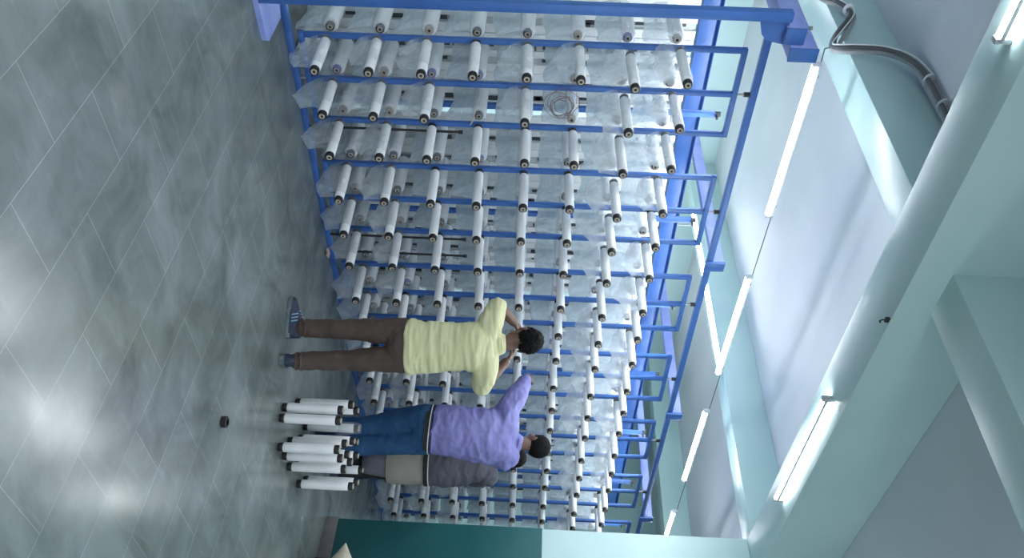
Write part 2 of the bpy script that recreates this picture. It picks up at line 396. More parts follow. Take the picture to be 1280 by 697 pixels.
# ------------------------------------------------------------------ the rack
YR = 4.515                                     # centre line of the front rails
rack = empty('bobbin_rack', (2.1, YR, 0), 'long blue steel rack holding rows of white bobbins', 'rack')
O = Vector((2.1, YR, 0))
def rpart(name, boxes, m, bev=.003, parent=rack):
    bm = bmesh.new()
    for lo, hi in boxes: box(bm, Vector(lo) - O, Vector(hi) - O, bev)
    return fin(name, bm, m, parent)
XE = 9.6
rpart('top_rail', [((2.26, YR - .02, 2.90), (XE, YR + .02, 2.945))], M['blue'])
rpart('floor_rail', [((2.16, YR - .02, 0), (XE, YR + .02, .042))], M['blue'])
rpart('rear_girder', [((2.2, 5.53, 2.705), (XE + .3, 5.60, 2.855)), ((2.2, 5.49, 2.705), (XE + .3, 5.53, 2.712)), ((2.2, 5.49, 2.848), (XE + .3, 5.53, 2.855))], M['blue'])
rpart('rear_top_rail', [((2.2, 7.0, 3.08), (XE + .3, 7.05, 3.12))], M['blue'])
for x in (2.3, 4.353, 6.315, 8.277):
    rpart('rear_post', [((x - .035, 5.62, 0), (x + .035, 5.69, 2.75)), ((x - .08, 5.56, 0), (x + .08, 5.75, .012))], M['blue'])
for x in (4.353, 6.315, 8.277):
    c = rpart('cross_beam', [((x - .03, YR - .03, 2.9455), (x + .03, 7.1, 3.03))], M['lavender'])
    bm = bmesh.new()
    box(bm, Vector((x - .045, YR - .045, 2.885)) - O, Vector((x + .045, YR - .022, 3.035)) - O, .003)
    fin('end_bracket', bm, M['blue'], c)
# near post, its foot, the paired beams at its head
bm = bmesh.new(); box(bm, Vector((2.085, 4.09, .028)) - O, Vector((2.14, 4.145, 2.90)) - O, .004); post = fin('near_post', bm, M['blue'], rack)
bm = bmesh.new()
poly = [(2.0, 4.09), (2.33, 4.09), (2.365, 4.10), (2.385, 4.13), (2.385, 4.40), (2.0, 4.53)]
prism(bm, [(x - O.x, y - O.y) for x, y in poly], 2, 0, .03); fin('base_plate', bm, M['lavender'], post)
bm = bmesh.new()
poly = [(2.14, 2.90), (2.29, 2.90), (2.27, 2.80), (2.235, 2.765), (2.14, 2.735)]
prism(bm, [(x - O.x, z) for x, z in poly], 1, 4.13 - O.y, 4.142 - O.y); fin('gusset_plate', bm, M['blue'], post)
rpart('cross_beam', [((2.175, 4.10, 2.885), (2.262, 7.1, 2.985))], M['lavender'])
c = rpart('cross_beam', [((2.268, 4.06, 2.92), (2.345, 7.1, 3.068))], M['lavender'])
rpart('end_cap', [((2.172, 4.085, 2.88), (2.264, 4.0985, 2.99)), ((2.266, 4.045, 2.915), (2.347, 4.0585, 3.072))], M['blue'])
bm = bmesh.new()
for x, y, z in ((2.14, 4.06, 2.992), (2.325, 4.07, 3.07), (2.20, 4.10, 2.99)): rod(bm, Vector((x + .02, y + .02, z)) - O, Vector((x + .02, y + .02, z + .016)) - O, .012, 6)
fin('bolt', bm, M['steel'], c)
# swivel frames: three uprights each, joined top and bottom, hung on a pivot
FX = [2.552 + .98 * k for k in range(7)]
W2 = .016
for k, x0 in enumerate(FX):
    f = empty('swivel_frame', (x0 + .307, YR, 0), 'blue swivel frame with three uprights, %s from the near post' % ORD[k], 'frame', 'blue swivel frames of the rack')
    o = Vector((x0 + .307, YR, 0))
    for j in range(3):
        x = x0 + .307 * j
        bm = bmesh.new(); box(bm, Vector((x - W2, YR - W2, .112)) - o, Vector((x + W2, YR + W2, 2.786)) - o, .003)
        u = fin('upright', bm, M['blue'], f)
    for nm, za, zb in (('top_bar', 2.786, 2.82), ('bottom_bar', .078, .112)):
        bm = bmesh.new(); box(bm, Vector((x0 - W2, YR - W2, za)) - o, Vector((x0 + .614 + W2, YR + W2, zb)) - o, .003); fin(nm, bm, M['blue'], f)
    bm = bmesh.new(); rod(bm, (0, 0, 2.82), (0, 0, 2.862), .008, 10); rod(bm, (0, 0, .0425), (0, 0, .078), .010, 10)
    pv = fin('pivot', bm, M['steel'], f)
    bm = bmesh.new(); rod(bm, (0, 0, 2.862), (0, 0, 2.8994), .016, 12); fin('pivot_collar', bm, M['black'], pv)
    # rear bar of the frame that carries the pivot arm
    bm = bmesh.new(); box(bm, (.365, .325, .045), (.402, .362, 2.80), .003); box(bm, (.324, .0, .082), (.366, .012, .108), .002); box(bm, (.366, .0, .082), (.40, .34, .108), .002)
    rb = fin('rear_bar', bm, M['blue'], f)
    bm = bmesh.new(); rod(bm, (.383, .343, 2.80), (.383, .343, 2.835), .02, 12); box(bm, (.37, .29, 2.80), (.396, .343, 2.815), .003); fin('pivot_block', bm, M['guide_dark'], rb)

# ------------------------------------------------------------------ guide columns behind the bobbins
RX = [x0 + .307 * j for x0 in FX for j in range(3)]
for i, x in enumerate(RX[:20]):
    g = empty('guide_column', (x + .15, 5.16, 0), 'pale slotted yarn guide column behind the %s blue upright' % ORD[i], 'guide column', 'slotted guide columns behind the bobbins')
    bm = bmesh.new(); box(bm, (-.15, 0, 0), (-.085, .03, 2.62), .002); box(bm, (-.02, 0, 0), (.03, .03, 2.62), .002); box(bm, (.085, .0, 0), (.15, .03, 2.62), .002); fin('channel', bm, M['guide_white'], g)
    bm = bmesh.new(); box(bm, (-.085, .012, .02), (-.02, .03, 2.60), .001); box(bm, (.03, .012, .02), (.085, .03, 2.60), .001); fin('back_web', bm, M['guide'], g)
    rr = random.Random(i)
    bm = bmesh.new()
    for q in range(17):
        z = .05 + q * .152 + rr.uniform(-.02, .02); h = rr.choice((.06, .09, .125))
        a = rr.choice((-.082, -.07, -.058)); box(bm, (a, .004, z), (a + rr.choice((.024, .034)), .0125, z + h), .001)
        z += rr.uniform(-.05, .05); h = rr.choice((.06, .09, .13))
        a = rr.choice((.034, .042, .050)); box(bm, (a, .004, z), (a + rr.choice((.022, .032)), .0125, z + h), .001)
    fin('slot_shade', bm, M['guide_dark'], g)  # dark boxes standing in for the shade within the slots
    bm = bmesh.new()
    for q in range(8):
        z = .262 + .3075 * q - .13
        rod(bm, (-.05, -.025, z), (-.05, .012, z), .013, 12); rod(bm, (.005, -.018, z + .05), (.005, 0, z + .05), .010, 10)
    fin('eyelet', bm, M['black'], g)

# ------------------------------------------------------------------ bobbins
BL = .40
def bobbin_meshes(r):
    out = {}
    bm = bmesh.new()
    lathe_y(bm, [(.036, .018), (.036, r - .006), (.0375, r - .003), (.043, r), (.12, r * 1.012), (.2, r * 1.015), (.28, r * 1.012), (BL - .043, r), (BL - .0375, r - .003), (BL - .036, r - .006), (BL - .036, .018)], 24)
    out['winding'] = fin('winding', bm, M['white'])
    for nm, s in (('end_cap', 1), ('end_cap2', -1)):
        bm = bmesh.new(); f = (lambda y: y) if s == 1 else (lambda y: BL - y)
        lathe_y(bm, [(f(.005), .0185), (f(.005), .0255), (f(.009), .0285), (f(.031), .0285), (f(.036), .027), (f(.036), .0185)], 22, close=True)
        out[nm] = fin('end_cap', bm, M['black'])
    bm = bmesh.new()
    lathe_y(bm, [(0, .0095), (0, .0165), (.002, .0184), (BL - .002, .0184), (BL, .0165), (BL, .0095)], 18, close=True)
    out['core'] = fin('core', bm, M['core'])
    bm = bmesh.new(); rod(bm, (0, .012, 0), (0, BL - .012, 0), .0096, 12); out['shade_plug'] = fin('core_shade_plug', bm, M['dark'])  # dark plug standing in for the shade inside the core
    for o in out.values(): COL.objects.unlink(o)
    return out
THIN, FAT = bobbin_meshes(.0312), bobbin_meshes(.046)

def bag_mesh(seed, L, drop, r, amp, y0, flare, name):
    rg = random.Random(seed); bm = bmesh.new(); ny, nv = 18, 22; rows = []
    s = rg.uniform(0, 50)
    for i in range(ny + 1):
        u = i / ny; y = y0 + u * L
        row = []
        d = drop * (1 + .12 * noise.noise(Vector((s, u * 3, 0)))) * (1 - flare * abs(u - .45) * 1.5)
        rr = r * (1 + .05 * noise.noise(Vector((s, u * 4, 3)))) * (1 if flare or u > .1 else .72 + 2.8 * u)
        for j in range(nv + 1):
            v = j / nv
            if v < .38:      t = v / .38; z = -d * (1 - t); x = -rr * (1 - (1 - t) ** 3) - .003
            elif v <= .62:   a = PI * (1 - (v - .38) / .24); x = rr * math.cos(a); z = rr * math.sin(a)
            else:            t = (v - .62) / .38; z = -d * (.96 if flare else 1) * t; x = rr * (1 - t ** .5) + .003
            k = max(0, -z) / drop
            w = amp * (.25 + k)
            n = noise.fractal(Vector((s + y * 6, z * 6, v * .6)), 1.0, 2, 3)
            x += w * n * 1.6
            yy = y + w * .9 * noise.noise(Vector((s + 9, y * 7, z * 12))) - flare * .10 * k * (1 - u)
            row.append(bm.verts.new((x, yy, z + .3 * w * noise.noise(Vector((y * 9, s, z * 8))))))
        rows.append(row)
    for a, b in zip(rows, rows[1:]):
        for j in range(nv): bm.faces.new((a[j], a[j + 1], b[j + 1], b[j]))
    o = fin(name, bm, M['bag2'] if flare else M['bag'], angle=3)
    COL.objects.unlink(o)
    return o
BACKBAG = [bag_mesh(10 + i, .43, .196 + .006 * (i % 3), .050, .0075, -.03, 0, 'plastic_bag') for i in range(6)]
FRONTBAG = [bag_mesh(40 + i, .26 + .03 * (i % 3), .17 + .02 * (i % 4), 0.0345, .019, .13 - .03 * (i % 3), .5, 'plastic_bag') for i in range(6)]
FULLBAG = [bag_mesh(70 + i, .37, .185, .038, .013, .035, .25, 'plastic_bag') for i in range(3)]

CAPS = [M['brown']] * 4 + [M['purple']] * 2 + [M['core']] * 3
capmesh = {}
def cap_variant(src, m):
    k = (src.data.name, m.name)
    if k not in capmesh:
        me = src.data.copy(); me.materials.clear(); me.materials.append(m); capmesh[k] = me
    return capmesh[k]

def place(kit, loc, rot, label, group, bag=None, capm=None):
    e = empty('tape_bobbin', loc, label, 'bobbin', group); e.rotation_euler = rot; e.empty_display_size = .02
    for nm in ('winding', 'end_cap', 'end_cap2', 'core', 'shade_plug'):
        o = kit[nm].copy(); COL.objects.link(o); o.parent = e
        if nm == 'end_cap': o.name = 'end_cap'
        if capm and nm.startswith('end_cap'): o.data = cap_variant(kit[nm], capm)
    if bag is not None:
        o = bag.copy(); COL.objects.link(o); o.parent = e
    return e

ZR = [.266, .574, .880, 1.184, 1.492, 1.803, 2.110, 2.415]
BAGGED = {0: {0, 1, 2, 4, 5, 6, 7}, 1: {0, 1, 2, 4, 6, 7}, 2: {0, 1, 6, 7}, 3: {0, 1, 6, 7}, 4: {0, 1, 6}, 5: {0, 1, 6, 7}, 6: {0, 1, 7}}
MISSING = {(1, 3), (1, 5)}
for c, x in enumerate(RX[:20]):
    for r, z in enumerate(ZR):
        hang = (0, 0, 0)
        dz = rnd.uniform(-.004, .004)
        if (c, r) not in MISSING and c < 18:
            y = 4.094 + rnd.uniform(-.004, .003)
            if r == 6: y = 4.03
            bagged = r in BAGGED[c] if c in BAGGED else (rnd.random() < (.75 if r in (0, 1) else .5 if r in (6, 7) else .12 if c < 11 else .4))
            b = None
            if bagged: b = rnd.choice(FULLBAG) if (c, r) in ((2, 6), (0, 7), (1, 6)) else rnd.choice(FRONTBAG)
            tilt = -.018 if r != 6 else -.02
            place(THIN, (x, y, z + dz), (tilt, 0, rnd.uniform(-.02, .02)),
                  '%s, front of the %s blue upright, %s row up' % ('white bobbin under crumpled plastic' if bagged else 'bare white bobbin', ORD[c], ORD[r]),
                  'bobbins on the front of the rack', b)
        place(FAT, (x, 4.60 + rnd.uniform(0, .01), z - .012 + dz), (0, 0, rnd.uniform(-.015, .015)),
              'plastic bagged white bobbin behind the %s blue upright, %s row up' % (ORD[c], ORD[r]),
              'bagged bobbins behind the uprights', rnd.choice(BACKBAG), rnd.choice(CAPS))

place(THIN, (2.74, 4.60, .0318), (0, 0, .03), 'white bobbin lying on the floor behind the rack, beside the near post', 'bobbins lying loose')
# standing on the floor
ST = [(4.602, 3.236), (4.370, 3.029), (4.375, 2.950), (4.899, 3.244), (4.776, 3.313), (4.658, 2.963), (4.501, 2.816), (4.628, 2.832), (4.782, 2.846), (5.086, 2.894), (5.224, 3.006), (4.859, 3.114), (4.956, 3.171), (4.792, 2.964), (5.054, 3.120), (4.911, 2.979), (5.297, 3.151)]
STL = ['standing white bobbin at the back of the cluster nearest the yellow shirt', 'standing white bobbin, upper of the close pair nearest the yellow shirt', 'standing white bobbin, second of the close pair in front',
       'standing white bobbin wrapped in plastic beside the blue trousers', 'standing white bobbin half hidden behind the close pair', 'standing white bobbin behind the tallest looking front one',
       'standing white bobbin at the very front of the cluster', 'standing white bobbin just beside the very front one', 'standing white bobbin at the front, third from the very front one',
       'standing white bobbin apart from the cluster, facing the teal wall', 'standing white bobbin apart from the cluster, behind the other lone one', 'standing white bobbin in front of the blue trousers, middle row',
       'standing white bobbin in front of the blue trousers, back row', 'standing white bobbin hidden in the middle of the cluster', 'standing white bobbin at the back of the cluster by the dark legs',
       'standing white bobbin behind the front row, by the dark legs', 'short looking white bobbin at the back, before the lavender cloth']
for i, ((x, y), lb) in enumerate(zip(ST, STL)):
    place(THIN, (x, y, 0), (PI / 2, 0, i * .7), lb, 'bobbins standing on the floor', FRONTBAG[0] if False else None)
# loose plastic draped over one standing bobbin
bm = bmesh.new()
g = 14; rows = []
for i in range(g + 1):
    row = []
    for j in range(24):
        a = 2 * PI * j / 24; t = i / g
        rr = .004 + .034 * min(1, t * 2.2) + .016 * max(0, t - .4) * (1 + noise.noise(Vector((math.cos(a) * 2, math.sin(a) * 2, t * 3))))
        rr += .006 * noise.noise(Vector((math.cos(a) * 4, math.sin(a) * 4, t * 6)))
        row.append(bm.verts.new((4.899 + rr * math.cos(a), 3.244 + rr * math.sin(a), .412 - .0 * t - .24 * max(0, t - .36) * (1 + .3 * noise.noise(Vector((a, 0, 1)))))))
    rows.append(row)
for a, b in zip(rows, rows[1:]):
    for j in range(24): bm.faces.new((a[j], a[(j + 1) % 24], b[(j + 1) % 24], b[j]))
tag(fin('plastic_sheet', bm, M['bag2'], angle=3), 'clear plastic draped over a standing bobbin by the blue trousers', 'plastic sheet')

# loose black cap on the floor
bm = bmesh.new(); lathe_y(bm, [(-.015, .019), (-.015, .027), (-.012, .030), (.012, .030), (.015, .027), (.015, .019)], 28, close=True)
o = tag(fin('rubber_ring', bm, M['black']), 'black rubber ring lying alone on the stone floor', 'ring'); o.location = (3.56, 2.36, .015); o.rotation_euler = (PI / 2, 0, 0)

# black rods leaning at the rails
for i, (x, lb) in enumerate(((3.222, 'third'), (4.13 + .055, 'sixth'), (4.432, 'gap after the sixth'))):
    x = (3.222, 4.200, 4.372)[i]
    t = empty('black_rod', (x, 4.50, .043), 'slim black rod standing on the floor rail %s blue upright' % ('beside the third', 'beside the sixth', 'in the gap after the sixth')[i], 'rod', 'slim black rods at the rack')
    bm = bmesh.new(); rod(bm, (0, 0, 0), (0, 0, 1.0), .0085, 10); fin('shaft', bm, M['black'], t)
    bm = bmesh.new(); rod(bm, (0, 0, 1.0), (0, 0, 1.028), .013, 12); fin('knob', bm, M['black'], t)
    bm = bmesh.new(); rod(bm, (0, 0, .10), (0, 0, .125), .0125, 12); fin('collar', bm, M['steel'], t)

# coil of thin reddish wire
bm = bmesh.new(); pts = []
rg = random.Random(3)
for k in range(6):
    R0 = .078 + rg.uniform(-.025, .03); cx, cz = rg.uniform(-.022, .022), rg.uniform(-.035, .02)
    for i in range(28):
        a = 2 * PI * (i / 28) + .7
        R = R0 * (1 + .28 * noise.noise(Vector((math.cos(a), math.sin(a), k * 2.3))))
        pts.append(Vector((cx + R * 1.05 * math.cos(a), .004 * k - .02 + .012 * noise.noise(Vector((a, k, 0))), cz + R * math.sin(a))))
sweep(bm, pts, [.0018] * len(pts), 5)
sweep(bm, [(.0, .01, .08), (.02, .06, .085), (.03, .185, .086)], [.0022] * 3, 6)
o = tag(fin('wire_coil', bm, M['copper'], angle=3), 'loose coil of thin reddish wire hanging on the second upright', 'coil'); o.location = (2.84, 4.30, 1.72)

# loose yarn ends
for i, (x, z, lb) in enumerate(((2.86, 1.19, 'second'), (3.84, .90, 'fifth'), (3.84, 1.20, 'fifth'), (3.53, 1.20, 'fourth'))):
    bm = bmesh.new(); q = []
    for k in range(10):
        t = k / 9; q.append((.006 * math.sin(k + i), -.36 * t + 0.0, -.03 * t * t + .004 * math.sin(k * 2)))
    sweep(bm, q, [.0025] * 10, 6)
    o = tag(fin('yarn_end', bm, M['yarn'], angle=3), 'pale loose yarn strand at the %s upright, %s' % (lb, ('by a gap in the bobbins', 'third row up', 'fourth row up', 'fourth row up there')[i]), 'yarn', 'loose yarn strands')
    o.location = (x + .045, 4.497, z)

# pinkish scrap at the floor rail, cream paper by the teal wall
bm = bmesh.new(); ellipsoid(bm, (0, 0, .014), (.05, .028, .015), u=18, v=10)
for v in bm.verts: v.co += Vector((.018 * noise.noise(v.co * 40), .014 * noise.noise(v.co * 37 + Vector((4, 0, 0))), .006 * noise.noise(v.co * 50)))
z0 = min(v.co.z for v in bm.verts)
for v in bm.verts: v.co.z -= z0
o = tag(fin('paper_scrap', bm, mat('pink_scrap', (.42, .33, .31), .8)), 'small crumpled pinkish scrap on the floor against the rack', 'scrap'); o.location = (4.33, 4.43, 0)
cr = empty('paper_sack', (5.90, 2.68, 0), 'pointed cream paper sack leaning at the teal wall, only its tip in view', 'sack')
bm = bmesh.new()
lathe_y(bm, [(.145, .002), (.14, .006), (.075, .042), (-.05, .115), (-.32, .263), (-.33, .25)], 22)
bmesh.ops.transform(bm, matrix=Matrix.Translation((-.1, 0, .265)), verts=bm.verts); fin('sack', bm, M['cream'], cr)
bm = bmesh.new(); box(bm, (.10, -.3, 0), (.18, .118, .24), .01); fin('dark_base', bm, M['belt'], cr)

# ------------------------------------------------------------------ people
RH = Vector((.699, -.714, 0)).normalized(); FH = Vector((.714, .699, 0)).normalized()
def pm(G):
    m = Matrix((( RH.x, FH.x, 0, G[0]), (RH.y, FH.y, 0, G[1]), (0, 0, 1, 0), (0, 0, 0, 1)))
    return m
def limb(bm, P, R, seg=16, up=None, k=4):
    a, b = smooth_path(P, R, k); sweep(bm, a, b, seg, up, dome=True)

def hand(bm, wrist, d, palm_n, size=1.0, side=1, curl=.5):
    """palm + four fingers + thumb. d: pointing direction, palm_n: palm normal; side: +1 thumb to d x palm_n"""
    d = Vector(d).normalized(); n = Vector(palm_n); n = (n - d * n.dot(d)).normalized(); s = d.cross(n).normalized() * side
    w = Vector(wrist)
    # palm
    P = [w, w + d * .035 * size, w + d * .085 * size]
    sweep(bm, P, [(.024 * size, .017 * size), (.037 * size, .016 * size), (.040 * size, .0135 * size)], 14, up=n, dome=True)
    for i, (off, ln) in enumerate(((.031, .068), (.0105, .078), (-.0105, .072), (-.031, .056))):
        b = w + d * .082 * size + s * off * size
        c1 = curl; l = ln * size
        d1 = (d * math.cos(c1 * .6) + n * math.sin(c1 * .6)); d2 = (d * math.cos(c1 * 1.5) + n * math.sin(c1 * 1.5)); d3 = (d * math.cos(c1 * 2.3) + n * math.sin(c1 * 2.3))
        q = [b - d * .012, b + d1 * l * .42, b + d1 * l * .42 + d2 * l * .33, b + d1 * l * .42 + d2 * l * .33 + d3 * l * .25]
        limb(bm, q, [.0088 * size, .0082 * size, .0076 * size, .0066 * size], 10, k=3)
    b = w + d * .028 * size + s * .026 * size
    q = [b, b + (s * .7 + d * .6 + n * .2).normalized() * .034 * size, b + (s * .55 + d * .8 + n * .45).normalized() * .066 * size, b + (s * .4 + d * .9 + n * .7).normalized() * .088 * size]
    limb(bm, q, [.0125 * size, .0108 * size, .0092 * size, .0072 * size], 10, k=3)

def head_mesh(bm, c, rot, s=1.0):
    """skull, jaw, nose, ears, lips around centre c; local y forward, z up"""
    T = Matrix.Translation(c) @ rot.to_4x4() @ Matrix.Scale(s, 4)
    t = bmesh.new()
    ellipsoid(t, (0, -.008, .022), (.074, .094, .088), u=28, v=20)
    ellipsoid(t, (0, .030, -.045), (.055, .058, .068), u=24, v=16)
    ellipsoid(t, (0, .066, -.088), (.026, .022, .020))
    for sx in (-1, 1):
        ellipsoid(t, (sx * .036, .066, -.022), (.024, .022, .020))
        ellipsoid(t, (sx * .076, -.008, -.012), (.009, .020, .032))
        ellipsoid(t, (sx * .075, -.002, -.038), (.008, .011, .012))
        ellipsoid(t, (sx * .030, .080, .022), (.022, .012, .008))
    sweep(t, [(0, .088, .012), (0, .100, -.010), (0, .112, -.030), (0, .094, -.038)], [(.009, .008), (.011, .010), (.016, .011), (.010, .006)], 10, dome=True)
    ellipsoid(t, (0, .086, -.058), (.024, .011, .0065)); ellipsoid(t, (0, .085, -.070), (.020, .011, .007))
    bmesh.ops.transform(t, matrix=T, verts=t.verts); merge(bm, t)
    return T

def hair_mesh(T, seed, fringe=.03, nape=-.055, puff=1.0):
    bm = bmesh.new(); t = bmesh.new(); bmesh.ops.create_icosphere(t, subdivisions=5, radius=1)
    for v in t.verts:
        q = v.co.copy(); p = Vector((q.x * .083, q.y * .104 - .010, q.z * .097 + .024))
        n = noise.fractal(p * 55 + Vector((seed, 0, 0)), .9, 2, 4); p += q * (.007 * n * puff)
        # cut away face, ears and neck by drawing the cap inside the skull
        front = min(1, max(0, (p.y - .035) / .03)) * min(1, max(0, (.058 - p.z) / .03))
        ear = min(1, max(0, (p.y + .020) / .02)) * min(1, max(0, (-.002 - p.z) / .02))
        low = min(1, max(0, (nape - p.z + .015 * n) / .014))
        k = max(front, ear, low)
        v.co = p * (1 - .30 * k)
    merge(bm, t)
    bmesh.ops.transform(bm, matrix=T, verts=bm.verts)
    return bm

def shoe(parent, ankle, d, length=.27, label=None, stripes=True, name='shoe'):
    """low sneaker: sole and upper, toe towards d; ankle is the point above the heel on the ground"""
    d = Vector((d[0], d[1], 0)).normalized(); s = Vector((-d.y, d.x, 0)); a = Vector((ankle[0], ankle[1], 0))
    def W(u, v, z): return a + d * (u - .07) + s * v + Vector((0, 0, z))
    prof = [(0, .026), (.02, .034), (.07, .037), (.13, .038), (.19, .046), (.235, .041), (.262, .025), (.272, .010)]
    bm = bmesh.new(); top, bot = [], []
    rim = [(u, w) for u, w in prof] + [(u, -w) for u, w in prof[::-1]]
    A = [bm.verts.new(W(u, v * .95, .001)) for u, v in rim]; B = [bm.verts.new(W(u, v * 1.04, .016)) for u, v in rim]; Cc = [bm.verts.new(W(u, v, .032 if u < .1 else .026)) for u, v in rim]
    n = len(rim)
    for p, q in ((A, B), (B, Cc)):
        for i in range(n): bm.faces.new((p[i], p[(i + 1) % n], q[(i + 1) % n], q[i]))
    bm.faces.new(A[::-1]); bm.faces.new(Cc)
    so = fin('sole', bm, M['sole'], None, True, 1.0)
    bm = bmesh.new(); rings = []
    hs = [(.002, .024, .092), (.03, .036, .108), (.065, .041, .114), (.105, .042, .108), (.14, .043, .092), (.18, .046, .074), (.225, .041, .058), (.255, .027, .046), (.270, .009, .034)]
    for u, w, h in hs:
        ring = []
        for k in range(15):
            t = PI * k / 14; x = math.cos(t); z = math.sin(t)
            ring.append(bm.verts.new(W(u, w * (abs(x) ** .75) * (1 if x >= 0 else -1) * (1 - .25 * z), .022 + (h - .022) * z ** .8)))
        rings.append(ring)
    for p, q in zip(rings, rings[1:]):
        for k in range(14): bm.faces.new((p[k], p[k + 1], q[k + 1], q[k]))
    for rg_ in rings: bm.faces.new((rg_[0], rg_[-1])) if False else None
    bm.faces.new(rings[0]); bm.faces.new(rings[-1][::-1])
    sh = fin(name, bm, M['shoe'], parent, True, 1.2)
    so.parent = sh
    if stripes:
        for k in range(3):
            for side in (-1, 1):
                bm = bmesh.new(); u0 = .105 + .022 * k
                pts = [W(u0, side * (.0435), .036), W(u0 + .004, side * .0425, .055), W(u0 + .010, side * .036, .076)]
                sweep(bm, pts, [(.0055, .003)] * 3, 8, up=tuple(d.cross(Vector((0, 0, 1))) * 1.0) if False else None, dome=False)
                fin('stripe', bm, M['stripe'], sh)
    bm = bmesh.new()
    for k in range(4):
        u = .118 + .02 * k; h = .110 - .011 * k
        sweep(bm, [W(u, -.018, h - .004), W(u + .003, 0, h + .003), W(u, .018, h - .004)], [.0028] * 3, 6)
    fin('lace', bm, M['lav_grey'], sh)
    return sh

def person(name, G, label, J, cfg):
    m = pm(G)
    W = lambda q: m @ Vector(q)
    # ---- skin: one continuous body
    bm = bmesh.new()
    s = cfg.get('s', 1.0)
    T0 = [J['pelvis'], J['waist'], J['chest'], J['uchest']]
    limb(bm, T0, [(.135 * s, .095 * s), (.115 * s, .085 * s), (.135 * s, .095 * s), (.13 * s, .085 * s)], 20, up=(0, 1, 0))
    limb(bm, [J['uchest'], J['neck'], (J['neck'][0] * .4 + J['head'][0] * .6, J['neck'][1] * .4 + J['head'][1] * .6 - .012, J['neck'][2] * .4 + J['head'][2] * .6 - .01)], [(.08, .06), .052, .050], 16)
    for sd in 'LR':
        limb(bm, [J[sd + 'hip'], J[sd + 'knee'], J[sd + 'ank']], [.080 * s, .052 * s, .036], 14)
        limb(bm, [J['uchest'], J[sd + 'sh'], J[sd + 'el'], J[sd + 'wr']], [.05, .047, .045, .032], 14)
        hd = cfg[sd + 'hand']
        hand(bm, J[sd + 'wr'], hd[0], hd[1], .95, hd[2], hd[3])
        # foot inside the shoe
        a = Vector(J[sd + 'ank']); t = Vector(cfg[sd + 'toe']).normalized()
        limb(bm, [a, a + t * .01 + Vector((0, 0, -.03)), Vector((a.x, a.y, .036)) + t * .10], [.034, .030, .016], 12)
    T = head_mesh(bm, Vector(J['head']), cfg['hrot'], cfg.get('hs', 1.0))
    bm = remesh(bm, .0048, 5)
    bmesh.ops.transform(bm, matrix=m, verts=bm.verts)
    body = fin(name, bm, M['skin'], None, True, 3)
    tag(body, label, 'person')
    h = hair_mesh(m @ T, cfg.get('seed', 1), puff=cfg.get('puff', 1)); fin('hair', h, M['hair'], body, True, 3)
    for sx in (-1, 1):
        e = bmesh.new(); ellipsoid(e, (sx * .031, .083, .006), (.011, .007, .007)); bmesh.ops.transform(e, matrix=m @ T, verts=e.verts); fin('eye', e, M['eye'], body)
    # ---- trousers
    if cfg.get('trousers'):
        bm = bmesh.new()
        limb(bm, [Vector(J['pelvis']) + Vector((0, -.005, -.02)), Vector(J['pelvis']) + Vector((0, 0, .06))], [(.170 * s, .125 * s), (.145 * s, .105 * s)], 22, up=(0, 1, 0))
        for sd in 'LR':
            hip, kn, an = Vector(J[sd + 'hip']), Vector(J[sd + 'knee']), Vector(J[sd + 'ank'])
            w = cfg.get('leg', (.098, .073, .056))
            limb(bm, [hip + Vector((0, -.005, .02)), hip * .6 + kn * .4, kn, kn * .35 + an * .65, an + Vector((0, 0, .035))], [w[0], w[0] * .93, w[1], (w[1] + w[2]) / 2, w[2]], 18)
            if cfg.get('cuffs'): limb(bm, [an + Vector((0, 0, .05)), an + Vector((0, 0, .015))], [w[2], w[2] * .95], 18)
        bm = remesh(bm, .009, 4); wrinkle(bm, .006, (9, 9, 7), 3)
        bmesh.ops.transform(bm, matrix=m, verts=bm.verts); tr = fin('trousers', bm, M[cfg['trousers']], body, True, 3)
        if cfg.get('cuffs'):
            for sd in 'LR':
                an = Vector(J[sd + 'ank']); bm = bmesh.new()
                for dz, rr in ((.012, .052), (.045, .057)):
                    for k in range(1): pass
                    pts = [an + Vector((rr * math.cos(a), rr * math.sin(a), dz + .004 * math.sin(a * 3))) for a in [2 * PI * q / 20 for q in range(21)]]
                    sweep(bm, pts, [.007] * 21, 8)
                bmesh.ops.transform(bm, matrix=m, verts=bm.verts); fin('trouser_cuff', bm, M[cfg['trousers']], tr, True, 3)
    # ---- shirt
    bm = bmesh.new()
    sp = cfg['shirt_path']; sr = cfg['shirt_r']
    a, b = smooth_path(sp, sr, 5); sweep(bm, a, b, 26, up=(0, 1, 0))
    for sd in 'LR':
        sh, el, wr = Vector(J[sd + 'sh']), Vector(J[sd + 'el']), Vector(J[sd + 'wr'])
        uc = Vector(J['uchest'])
        w = cfg['sleeve']
        if cfg['long']:
            limb(bm, [uc * .5 + sh * .5, sh, sh * .5 + el * .5, el, el * .45 + wr * .55, wr * .93 + el * .07], [w[0], w[0], w[1] * 1.05, w[1], w[2] * 1.1, w[2]], 18)
        else:
            limb(bm, [uc * .5 + sh * .5, sh, sh * .45 + el * .55, el * 1.0], [w[0], w[0], w[1], w[2]], 18)
    nk = Vector(J['neck']); limb(bm, [Vector(J['uchest']) + Vector((0, 0, -.02)), nk + Vector((0, -.008, -.035))], [(.125, .09), (.073, .068)], 18, up=(0, 1, 0))
    bm = remesh(bm, .0085, 7); wrinkle(bm, cfg.get('wamp', .007), cfg.get('wsc', (7, 7, 14)), cfg.get('seed', 1) * 3.1)
    bmesh.ops.transform(bm, matrix=m, verts=bm.verts); st = fin('shirt', bm, M[cfg['shirt']], body, True, 3)
    # collar ring
    bm = bmesh.new(); ax = (Vector(J['head']) - Vector(J['uchest'])).normalized(); c = nk + Vector((0, -.006, -.022))
    s1 = ax.orthogonal().normalized(); s2 = ax.cross(s1)
